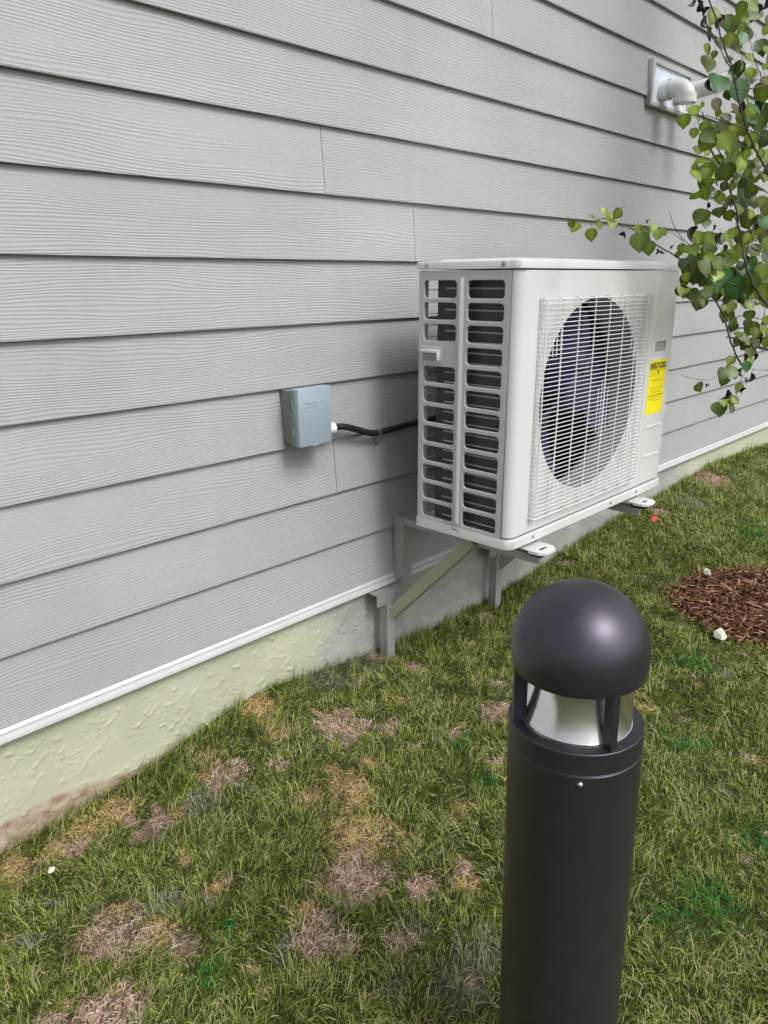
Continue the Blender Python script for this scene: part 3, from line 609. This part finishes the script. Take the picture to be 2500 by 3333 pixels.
# ------------------------------------------------------------------ aspen: trunk, limbs, crown
tr = empty('aspen_tree', (3.1, -1.0, -.02), 'young aspen with round green leaves reaching in front of the heat pump from the right', 'tree')
tz = lambda z: (3.1 + .03 * math.sin(z * 1.7), -1.0 + .02 * math.sin(z * 2.3 + 1), z)
MB().tube([tz(-.08 + .12 * i) for i in range(33)], [.030 * (1 - .8 * i / 33) + .003 + (.012 if i == 0 else 0) for i in range(33)], 14).build('trunk', M_barkt, tr, True)
CAM = Vector((0, -1.70095, 1.25944))
def wp(cx, cy, yy):
    """a point of the tree, from crop coordinates read off the photograph, on the vertical plane y = yy"""
    px = 1800 + cx / 1.5257; py = cy / 1.5257
    d = r_ * ((px - 1250) / 2386.4) + u_ * (-(py - 1666.5) / 2386.4) + f_
    return CAM + d * ((yy - CAM.y) / d.y)
BRN = [([(760, -60), (790, 30), (850, 220), (885, 330), (930, 520), (985, 700), (1060, 850), (1130, 1010)], .0045, -.80, -.86),
       ([(740, 560), (770, 700), (840, 850), (900, 1020), (935, 1200), (955, 1310), (1010, 1440), (1110, 1560)], .005, -.76, -.86),
       ([(330, 1110), (400, 1140), (520, 1220), (640, 1290), (740, 1370), (790, 1460), (850, 1580), (885, 1700), (930, 1800), (960, 1840)], .0042, -.70, -.76),
       ([(200, 1110), (250, 1085), (330, 1110)], .0018, -.69, -.70),
       ([(740, 1370), (850, 1400), (980, 1440), (1110, 1460)], .004, -.74, -.86),
       ([(870, 1680), (960, 1700), (1068, 1735), (1150, 1760)], .0085, -.76, -.82),
       ([(880, 1690), (895, 1610), (930, 1570), (1068, 1592), (1140, 1610)], .0022, -.75, -.80),
       ([(830, 1858), (780, 1885), (725, 1885), (640, 1865)], .0012, -.74, -.72),
       ([(980, 1800), (945, 1830), (830, 1858)], .0014, -.76, -.74),
       ([(960, 1840), (935, 1880), (915, 1950), (888, 2000)], .0018, -.76, -.75),
       ([(575, 1050), (590, 1090), (605, 1130), (640, 1180), (700, 1235)], .0016, -.70, -.73),
       ([(560, 1150), (600, 1165), (650, 1200)], .0012, -.70, -.72),
       ([(900, 1800), (1000, 1835), (1120, 1840)], .0014, -.76, -.8),
       ([(720, 610), (760, 680), (830, 760), (860, 870)], .003, -.76, -.78),
       ([(680, 570), (760, 575), (840, 600), (960, 640), (1100, 700)], .0022, -.78, -.84),
       ([(960, 130), (985, 230), (1010, 320), (1040, 390)], .0018, -.84, -.86),
       ([(775, 130), (820, 230), (880, 330)], .002, -.80, -.82), ([(745, 60), (768, 130), (780, 180)], .0015, -.80, -.80),
       ([(880, 440), (960, 440), (1068, 420), (1140, 400)], .0035, -.82, -.88),
       ([(1000, 900), (940, 880), (880, 830)], .002, -.84, -.80), ([(1100, 1000), (1030, 1060), (980, 1180), (955, 1310)], .003, -.84, -.8),
       ([(1068, 1480), (1050, 1560), (1062, 1700), (1040, 1740)], .002, -.84, -.82)]
tw = MB()
for pts, rad, ya, yb in BRN:
    P = [wp(x, y, ya + (yb - ya) * i / (len(pts) - 1)) for i, (x, y) in enumerate(pts)]; P = smooth_path(P, 4)
    n = len(P); tw.tube([p + Vector((random.uniform(-1, 1), random.uniform(-1, 1), random.uniform(-1, 1))) * rad * .6 for p in P], [rad * (.35 + .55 * i / n) for i in range(n)], 6)
# limbs joining the visible twigs to the trunk, beyond the frame
for (a, b, z) in ((1130, 1010, 1.55), (1110, 1560, 1.15), (1150, 1760, .95), (1140, 400, 1.9), (760, -60, 2.5), (1110, 1460, 1.2), (1140, 1610, .98)):
    p = wp(a, b, -.84); q = Vector(tz(z)); tw.tube(smooth_path([p, (p + q) / 2 + Vector((0, 0, -.03)), q], 4), [.0035 + .0004 * i for i in range(9)], 7)
for i in range(14):
    z = 1.5 + i * .16; a = i * 2.4; q = Vector(tz(z)); L = .75 - i * .03
    tw.tube(smooth_path([q, q + Vector((math.cos(a) * L * .5, math.sin(a) * L * .5, .22)), q + Vector((math.cos(a) * L, math.sin(a) * L, .62))], 4), [.008 * (1 - k / 10) for k in range(9)], 6) if (math.cos(a) > -.1) else None
tw.build('branches', M_bark, tr)
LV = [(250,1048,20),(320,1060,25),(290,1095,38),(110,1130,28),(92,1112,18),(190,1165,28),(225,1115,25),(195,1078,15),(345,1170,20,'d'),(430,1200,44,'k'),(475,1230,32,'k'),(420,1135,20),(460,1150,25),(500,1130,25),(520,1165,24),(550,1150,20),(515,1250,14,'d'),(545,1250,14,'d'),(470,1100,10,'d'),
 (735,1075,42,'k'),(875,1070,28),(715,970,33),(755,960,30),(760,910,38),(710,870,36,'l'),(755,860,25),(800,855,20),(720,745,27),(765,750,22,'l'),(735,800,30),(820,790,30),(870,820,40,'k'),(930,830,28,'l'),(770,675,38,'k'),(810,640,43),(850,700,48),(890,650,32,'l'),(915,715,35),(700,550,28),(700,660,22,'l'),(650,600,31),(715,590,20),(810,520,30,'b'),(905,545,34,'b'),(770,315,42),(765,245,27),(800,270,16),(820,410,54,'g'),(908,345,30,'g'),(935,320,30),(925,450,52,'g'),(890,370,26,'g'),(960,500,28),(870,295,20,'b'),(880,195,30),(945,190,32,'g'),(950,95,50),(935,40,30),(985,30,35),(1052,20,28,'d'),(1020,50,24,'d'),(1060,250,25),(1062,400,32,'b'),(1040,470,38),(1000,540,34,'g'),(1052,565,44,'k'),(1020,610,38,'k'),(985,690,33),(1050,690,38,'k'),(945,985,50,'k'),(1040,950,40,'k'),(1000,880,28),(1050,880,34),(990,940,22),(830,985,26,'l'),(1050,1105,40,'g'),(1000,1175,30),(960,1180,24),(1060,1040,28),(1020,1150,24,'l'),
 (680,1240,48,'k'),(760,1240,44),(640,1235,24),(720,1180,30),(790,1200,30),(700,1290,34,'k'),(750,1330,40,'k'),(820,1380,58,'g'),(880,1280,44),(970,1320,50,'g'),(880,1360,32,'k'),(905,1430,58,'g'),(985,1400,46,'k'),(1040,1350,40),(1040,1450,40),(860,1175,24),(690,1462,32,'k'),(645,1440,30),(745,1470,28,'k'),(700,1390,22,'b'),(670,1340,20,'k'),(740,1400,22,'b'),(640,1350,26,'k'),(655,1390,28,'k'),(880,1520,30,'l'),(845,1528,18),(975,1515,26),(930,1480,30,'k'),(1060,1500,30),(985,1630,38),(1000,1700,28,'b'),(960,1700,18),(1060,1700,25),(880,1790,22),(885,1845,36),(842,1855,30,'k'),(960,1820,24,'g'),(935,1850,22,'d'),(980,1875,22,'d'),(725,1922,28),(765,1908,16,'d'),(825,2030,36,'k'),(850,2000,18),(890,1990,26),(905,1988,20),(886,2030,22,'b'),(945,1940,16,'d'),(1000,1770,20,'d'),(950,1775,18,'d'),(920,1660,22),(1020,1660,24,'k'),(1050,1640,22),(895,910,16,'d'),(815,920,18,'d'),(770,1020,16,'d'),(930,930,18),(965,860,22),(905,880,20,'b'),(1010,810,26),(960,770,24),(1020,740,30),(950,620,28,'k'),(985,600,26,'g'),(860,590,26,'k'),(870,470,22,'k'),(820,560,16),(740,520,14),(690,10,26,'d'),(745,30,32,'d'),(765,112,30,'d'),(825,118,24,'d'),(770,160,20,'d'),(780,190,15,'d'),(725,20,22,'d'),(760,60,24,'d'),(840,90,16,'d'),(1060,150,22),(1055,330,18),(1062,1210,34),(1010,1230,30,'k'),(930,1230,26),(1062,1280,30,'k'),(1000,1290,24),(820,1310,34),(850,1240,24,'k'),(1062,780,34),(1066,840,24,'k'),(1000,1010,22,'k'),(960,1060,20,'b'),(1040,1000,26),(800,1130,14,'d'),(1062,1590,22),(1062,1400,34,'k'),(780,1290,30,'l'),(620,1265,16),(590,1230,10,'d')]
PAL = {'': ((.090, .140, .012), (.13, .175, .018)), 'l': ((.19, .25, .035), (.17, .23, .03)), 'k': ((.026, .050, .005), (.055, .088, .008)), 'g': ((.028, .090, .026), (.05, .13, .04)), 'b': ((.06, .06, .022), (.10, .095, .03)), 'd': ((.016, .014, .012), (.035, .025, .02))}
LVt, LF, LCo = [], [], []
def leaf(c, size, kind, view=None):
    """rounded heart-shaped blade on a petiole"""
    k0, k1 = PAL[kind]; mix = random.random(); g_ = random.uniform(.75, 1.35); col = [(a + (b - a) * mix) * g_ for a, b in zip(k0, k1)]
    # facing: roughly towards the open side with scatter
    nrm = (Vector((random.gauss(-.65, .36), random.gauss(-.62, .32), random.gauss(.22, .36)))).normalized()
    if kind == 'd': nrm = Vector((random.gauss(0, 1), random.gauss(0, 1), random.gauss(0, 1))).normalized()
    dn = Vector((random.gauss(0, .45), random.gauss(0, .3), -1)); dn = (dn - nrm * dn.dot(nrm)).normalized(); sd_ = nrm.cross(dn)
    prof = [(-.50, .06), (-.47, .25), (-.33, .44), (-.10, .52), (.12, .47), (.32, .32), (.46, .15), (.62, 0)]
    curl = random.uniform(.05, .30) if kind != 'd' else random.uniform(.9, 1.6); fold = random.uniform(.05, .22) if kind != 'd' else .8
    n0 = len(LVt); wid = random.uniform(.88, 1.05) if kind != 'd' else random.uniform(.35, .6)
    mid = [(-.42, 0), (-.2, 0), (.1, 0), (.35, 0), (.62, 0)]
    def P(t_, s): 
        h = fold * abs(s) - curl * t_ * t_ * .5 + .02 * math.sin(9 * t_ + 7 * s)
        v = c + (dn * t_ + sd_ * s * wid + nrm * h) * size; LVt.append(tuple(v)); LCo.append([x * random.uniform(.92, 1.08) for x in col]); return len(LVt) - 1
    ms = [P(t_, 0) for t_, _ in mid]
    if kind != 'd':
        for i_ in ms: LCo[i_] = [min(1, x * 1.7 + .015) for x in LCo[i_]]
    for sg in (-1, 1):
        e = [P(t_, sg * s) for t_, s in prof[:-1]]
        for f in ((ms[0], e[0], e[1]), (ms[0], e[1], e[2]), (ms[0], e[2], ms[1]), (ms[1], e[2], e[3]), (ms[1], e[3], ms[2]), (ms[2], e[3], e[4]), (ms[2], e[4], e[5]), (ms[2], e[5], ms[3]), (ms[3], e[5], e[6]), (ms[3], e[6], ms[4])):
            LF.append(f if sg > 0 else f[::-1])
    a = c - dn * size * .42; b = a - dn * size * random.uniform(.4, .7) + Vector((random.gauss(0, .1), random.gauss(0, .1), 0)) * size
    i0 = len(LVt)
    for q in (a + sd_ * .0006, a - sd_ * .0006, b - sd_ * .0006, b + sd_ * .0006): LVt.append(tuple(q)); LCo.append([.14, .15, .05])
    LF.append((i0, i0 + 1, i0 + 2)); LF.append((i0, i0 + 2, i0 + 3))
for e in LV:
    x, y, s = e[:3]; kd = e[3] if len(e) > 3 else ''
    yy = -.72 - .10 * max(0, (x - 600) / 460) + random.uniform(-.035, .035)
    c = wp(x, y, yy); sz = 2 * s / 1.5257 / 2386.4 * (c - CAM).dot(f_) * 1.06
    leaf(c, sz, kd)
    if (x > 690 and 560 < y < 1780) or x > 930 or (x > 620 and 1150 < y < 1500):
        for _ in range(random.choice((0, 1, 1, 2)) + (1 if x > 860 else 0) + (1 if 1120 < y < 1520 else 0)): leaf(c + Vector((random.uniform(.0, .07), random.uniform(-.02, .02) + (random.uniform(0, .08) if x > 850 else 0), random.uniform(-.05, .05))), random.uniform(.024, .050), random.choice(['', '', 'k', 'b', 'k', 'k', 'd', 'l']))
for i in range(520):                                     # the rest of the crown, right of and above the frame
    a = random.uniform(-1.7, 1.7); z = random.uniform(1.2, 3.7); rr = random.uniform(.05, .65) * (1.15 - .25 * z / 3.7)
    c = Vector((3.12 + math.cos(a) * rr * .8, -1.0 + math.sin(a) * rr * .7, z))
    v = c - CAM; px = 1250 + 2386.4 * v.dot(r_) / v.dot(f_)
    if px < 2530: continue
    leaf(c, random.uniform(.045, .072), random.choice(['', '', 'k', 'g', 'l', 'k']))
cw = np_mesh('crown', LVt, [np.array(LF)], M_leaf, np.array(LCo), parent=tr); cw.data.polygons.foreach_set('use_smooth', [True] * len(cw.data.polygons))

# ------------------------------------------------------------------ mulch ring
N = 5200; a = rng.uniform(0, 2 * np.pi, N); r = np.sqrt(rng.uniform(0, 1, N)) * MC[2] * 1.10
mx_, my_ = MC[0] + r * np.cos(a), MC[1] + r * np.sin(a); keep = (mulchf(mx_, my_) < .96 + np.abs(rng.normal(0, .075, N)) + .05 * field(mx_, my_, 16, 3)); mx_, my_ = mx_[keep], my_[keep]; N = len(mx_)
L = rng.lognormal(math.log(.026), .5, N).clip(.008, .09); wd = L * rng.uniform(.07, .22, N) + .0012; th = rng.uniform(.001, .004, N); yaw = rng.uniform(0, np.pi, N); pit = rng.normal(0, .28, N); rol = rng.normal(0, .4, N)
mz = gz(mx_, my_) + .012 * np.clip(1.1 - mulchf(mx_, my_), 0, .35) / .35 + rng.uniform(.002, .022, N)
dx = np.stack([np.cos(yaw) * np.cos(pit), np.sin(yaw) * np.cos(pit), np.sin(pit)], -1); dy = np.stack([-np.sin(yaw) * np.cos(rol), np.cos(yaw) * np.cos(rol), np.sin(rol)], -1); dz = np.cross(dx, dy)
c0 = np.stack([mx_, my_, mz], -1); V = []
for sx, sy, sz in ((-1, -.6, -1), (1, -.3, -1), (.9, .6, -1), (-.9, .9, -1), (-1, -.6, 1), (1, -.3, 1), (.9, .6, 1), (-.9, .9, 1)):
    V.append(c0 + dx * (sx * L / 2)[:, None] + dy * (sy * wd / 2)[:, None] + dz * (sz * th / 2)[:, None])
V = np.stack(V, 1).reshape(-1, 3); b0 = np.arange(N)[:, None] * 8
F = np.concatenate([b0 + np.array(q) for q in ((0, 3, 2, 1), (4, 5, 6, 7), (0, 1, 5, 4), (1, 2, 6, 5), (2, 3, 7, 6), (3, 0, 4, 7))])
pal = np.array([[.20, .105, .062], [.12, .06, .036], [.30, .18, .115], [.40, .27, .19], [.06, .032, .024], [.16, .075, .05]]); pi = rng.choice(6, N, p=[.30, .24, .18, .08, .10, .10])
cc = np.repeat(pal[pi] * np.array([1.15, 1.08, 1.06]) * rng.uniform(.65, 1.35, (N, 1)), 8, 0)
mu_ = np_mesh('wood_mulch', V, [F], M_chip, cc); tag(mu_, 'brown shredded wood mulch in a ring at the right edge of the lawn', 'mulch', kind='stuff')

def rock(name, c, sx, sy, sz, seed, m, label, cat, rot=0, cuts=3):
    bm = bmesh.new(); bmesh.ops.create_icosphere(bm, subdivisions=cuts, radius=1); ca, sa = math.cos(rot), math.sin(rot)
    for v in bm.verts:
        n = noise.noise(v.co * 1.3 + Vector((seed, 0, 0))); v.co *= 1 + .35 * n
        for ax_ in (Vector((.8, .5, .3)), Vector((-.6, .7, .4)), Vector((.1, -.9, .4)), Vector((0, .1, 1)), Vector((-.7, -.6, .2))):
            ax_ = ax_.normalized(); d = v.co.dot(ax_) - .66
            if d > 0: v.co -= ax_ * d
        x, y, z = v.co.x * sx, v.co.y * sy, v.co.z * sz; v.co = Vector((c[0] + x * ca - y * sa, c[1] + x * sa + y * ca, c[2] + z))
    me = bpy.data.meshes.new(name); bm.to_mesh(me); bm.free(); o = link(name, me, m); tag(o, label, cat); return o
gzz = lambda x, y: float(gz(np.array(x), np.array(y)))
rock('stone', (2.640, -.872, gzz(2.64, -.872) + .030), .050, .024, .012, 1, M_stone, 'pale angular stone chip lying at the near edge of the mulch', 'stone', R(28))
rock('stone', (3.235, -.590, gzz(3.24, -.59) + .030), .024, .020, .018, 5, M_stone, 'small white stone at the far edge of the mulch', 'stone', 1)
rock('stone', (.441, -.176, gzz(.44, -.176) + .034), .009, .008, .006, 9, M_stone, 'tiny white pebble in the grass near the foundation, at the photo\'s lower left', 'stone', .4)
rl = MB(); f = [rl.bm.verts.new(v) for v in ((3.555, -.182, .012), (3.575, -.195, .022), (3.598, -.176, .030), (3.580, -.160, .034), (3.560, -.164, .026))]; g0 = gzz(3.57, -.17); 
for v in f: v.co.z += g0 + .018
mc = rl.bm.verts.new((3.577, -.176, g0 + .034))
for i in range(5): rl.bm.faces.new((f[i], f[(i + 1) % 5], mc))
ro = rl.build('fallen_leaf', M_red); so_ = ro.modifiers.new('t', 'SOLIDIFY'); so_.thickness = .0012; tag(ro, 'small bright red fallen leaf in the grass in front of the heat pump', 'leaf')

# ------------------------------------------------------------------ grass blades
def blades():
    cx, cy = 0, -1.70
    n_try = 1500000
    u = rng.uniform(0, 1, n_try); x = -.6 + 10 * u ** 1.9; y = rng.uniform(-3.0, 0.012, n_try)
    dist = np.sqrt((x - cx) ** 2 + (y - cy) ** 2 + 1.3 ** 2)
    pdf = 1 / (1.9 * np.maximum(u, 1e-3) ** .9)          # density of x sampling
    want = (1.75 / dist) ** 1.7
    # angle from the view axis: thin out what the photo does not show
    ang = np.degrees(np.arctan2((x - cx) * r_.x + (y - cy) * r_.y, (x - cx) * f_.x + (y - cy) * f_.y) / 1.0)
    want = want * np.where(np.abs(ang) < 33, 1, .16)
    want = want * np.where((y < -1.65) & (x < 2.5), .1, 1)
    pn = pdf / pdf.max()
    acc = want / pn; acc = acc / 3.2
    k = rng.uniform(0, 1, n_try) < acc * 1.15
    x, y, dist = x[k], y[k], dist[k]
    pm = patchf(x, y, 'm'); po = patchf(x, y, 'o'); pg = patchf(x, y, 'g'); ml = mulchf(x, y)
    # keep the bollard foot and mulch clear; patches sparse
    clump = field(x, y, 11, 4); cl2 = field(x, y, 30, 8)
    surv = rng.uniform(0, 1, len(x)) < (1 - .05 * pm) * (1 - .05 * po) * (1 - .2 * pg) * np.clip((ml - .93) / .10, 0.012, 1) * (.82 + .18 * clump)
    surv &= np.hypot(x - base.x, y - base.y) > .091
    x, y, dist, pm, po, pg, clump, cl2, ml = (q[surv] for q in (x, y, dist, pm, po, pg, clump, cl2, ml))
    n = len(x); print('blades', n)
    far = np.clip(dist / 1.9, 1, 4)
    edge = np.exp(-np.abs(y) / .05)
    dead = np.maximum(pm, po)
    Ln = rng.lognormal(math.log(.022), .42, n) * (1 + .22 * clump + .15 * cl2) * (1 - .35 * dead) * (1 + .55 * edge)
    Ln = np.clip(Ln, .01, .10)
    wd = rng.uniform(.0006, .0017, n) * far ** .75
    swirl = 2.4 * field(x, y, 4, 1) + 1.2 * field(x, y, 15, 6)
    az = swirl + rng.normal(0, 1.0, n)
    tilt0 = np.clip(rng.normal(.55, .32, n) + 1.15 * dead - .30 * edge, 0, 1.5); bend = np.clip(rng.normal(.75, .45, n), -.2, 1.8) * (1 - .4 * edge)
    d = np.stack([np.cos(az), np.sin(az)], -1)
    facing = az + np.pi / 2 + rng.normal(0, .5, n); s = np.stack([np.cos(facing), np.sin(facing), rng.normal(0, .3, n)], -1)
    P = np.stack([x, y, gz(x, y) - .004 + rng.uniform(0, .008, n) + .018 * np.clip(1.02 - ml, 0, 1)], -1); pts = [P]; tl = tilt0.copy()
    for sgm in range(3):
        step = Ln / 3; P = P + np.stack([d[:, 0] * np.sin(tl) * step, d[:, 1] * np.sin(tl) * step, np.cos(tl) * step], -1)
        P[:, 1] = np.minimum(P[:, 1], .004); pts.append(P); tl = np.minimum(tl + bend * .75, 2.0)
    gnd = gz(pts[-1][:, 0], pts[-1][:, 1]) + .003
    for P in pts[1:]: P[:, 2] = np.maximum(P[:, 2], gnd)
    V = np.stack([pts[0] - s * wd[:, None] * .5, pts[0] + s * wd[:, None] * .5, pts[1] - s * wd[:, None] * .5, pts[1] + s * wd[:, None] * .5, pts[2] - s * wd[:, None] * .38, pts[2] + s * wd[:, None] * .38, pts[3]], 1).reshape(-1, 3)
    b0 = np.arange(n)[:, None] * 7
    Fq = np.concatenate([b0 + np.array([0, 1, 3, 2]), b0 + np.array([2, 3, 5, 4])]); Ft = b0 + np.array([4, 5, 6])
    # colours of single blades
    gA = np.array([.064, .108, .009]); gB = np.array([.158, .218, .024]); gC = np.array([.36, .41, .11]); gD = np.array([.46, .43, .20])
    gE = np.array([.028, .19, .028]); oA = np.array([.36, .25, .09]); oB = np.array([.72, .58, .30]); mA = np.array([.30, .205, .155]); mB = np.array([.80, .63, .51]); yA = np.array([.14, .14, .10]); yB = np.array([.42, .41, .32])
    q = rng.uniform(0, 1, n); lightness = np.clip(.46 + .42 * field(x, y, 6, 7) + .26 * cl2, 0, 1)
    pA = .52 - .42 * lightness; pB = pA + .28; pC = pB + .11 + .18 * lightness
    col = np.where((q < pA)[:, None], gA, np.where((q < pB)[:, None], gB, np.where((q < pC)[:, None], gC, gD)))
    gf = np.zeros(n)
    for gx, gy, gr_ in GREEN: gf = np.maximum(gf, np.clip(1.2 + .4 * cl2 - np.hypot(x - gx, y - gy) / gr_, 0, 1))
    w = (rng.uniform(0, 1, n) < gf * .6)[:, None]; col = np.where(w, gE * rng.uniform(.6, 1.6, (n, 1)), col)
    h = rng.uniform(0, 1, (n, 1))
    w = (rng.uniform(0, 1, n) < pg * .65)[:, None]; col = np.where(w, yA + (yB - yA) * h, col)
    w = (rng.uniform(0, 1, n) < po * .93)[:, None]; col = np.where(w, oA + (oB - oA) * h, col)
    w = (rng.uniform(0, 1, n) < pm * .96)[:, None]; col = np.where(w, mA + (mB - mA) * h, col)
    col = col * rng.uniform(.75, 1.25, (n, 1))
    cols = np.repeat(col, 7, 0)
    gr = np_mesh('grass', V, [Fq, Ft], M_grass, cols)
    tag(gr, 'patchy green and straw coloured lawn grass', 'grass', kind='stuff')
blades()
for o in bpy.data.objects: o.select_set(False)
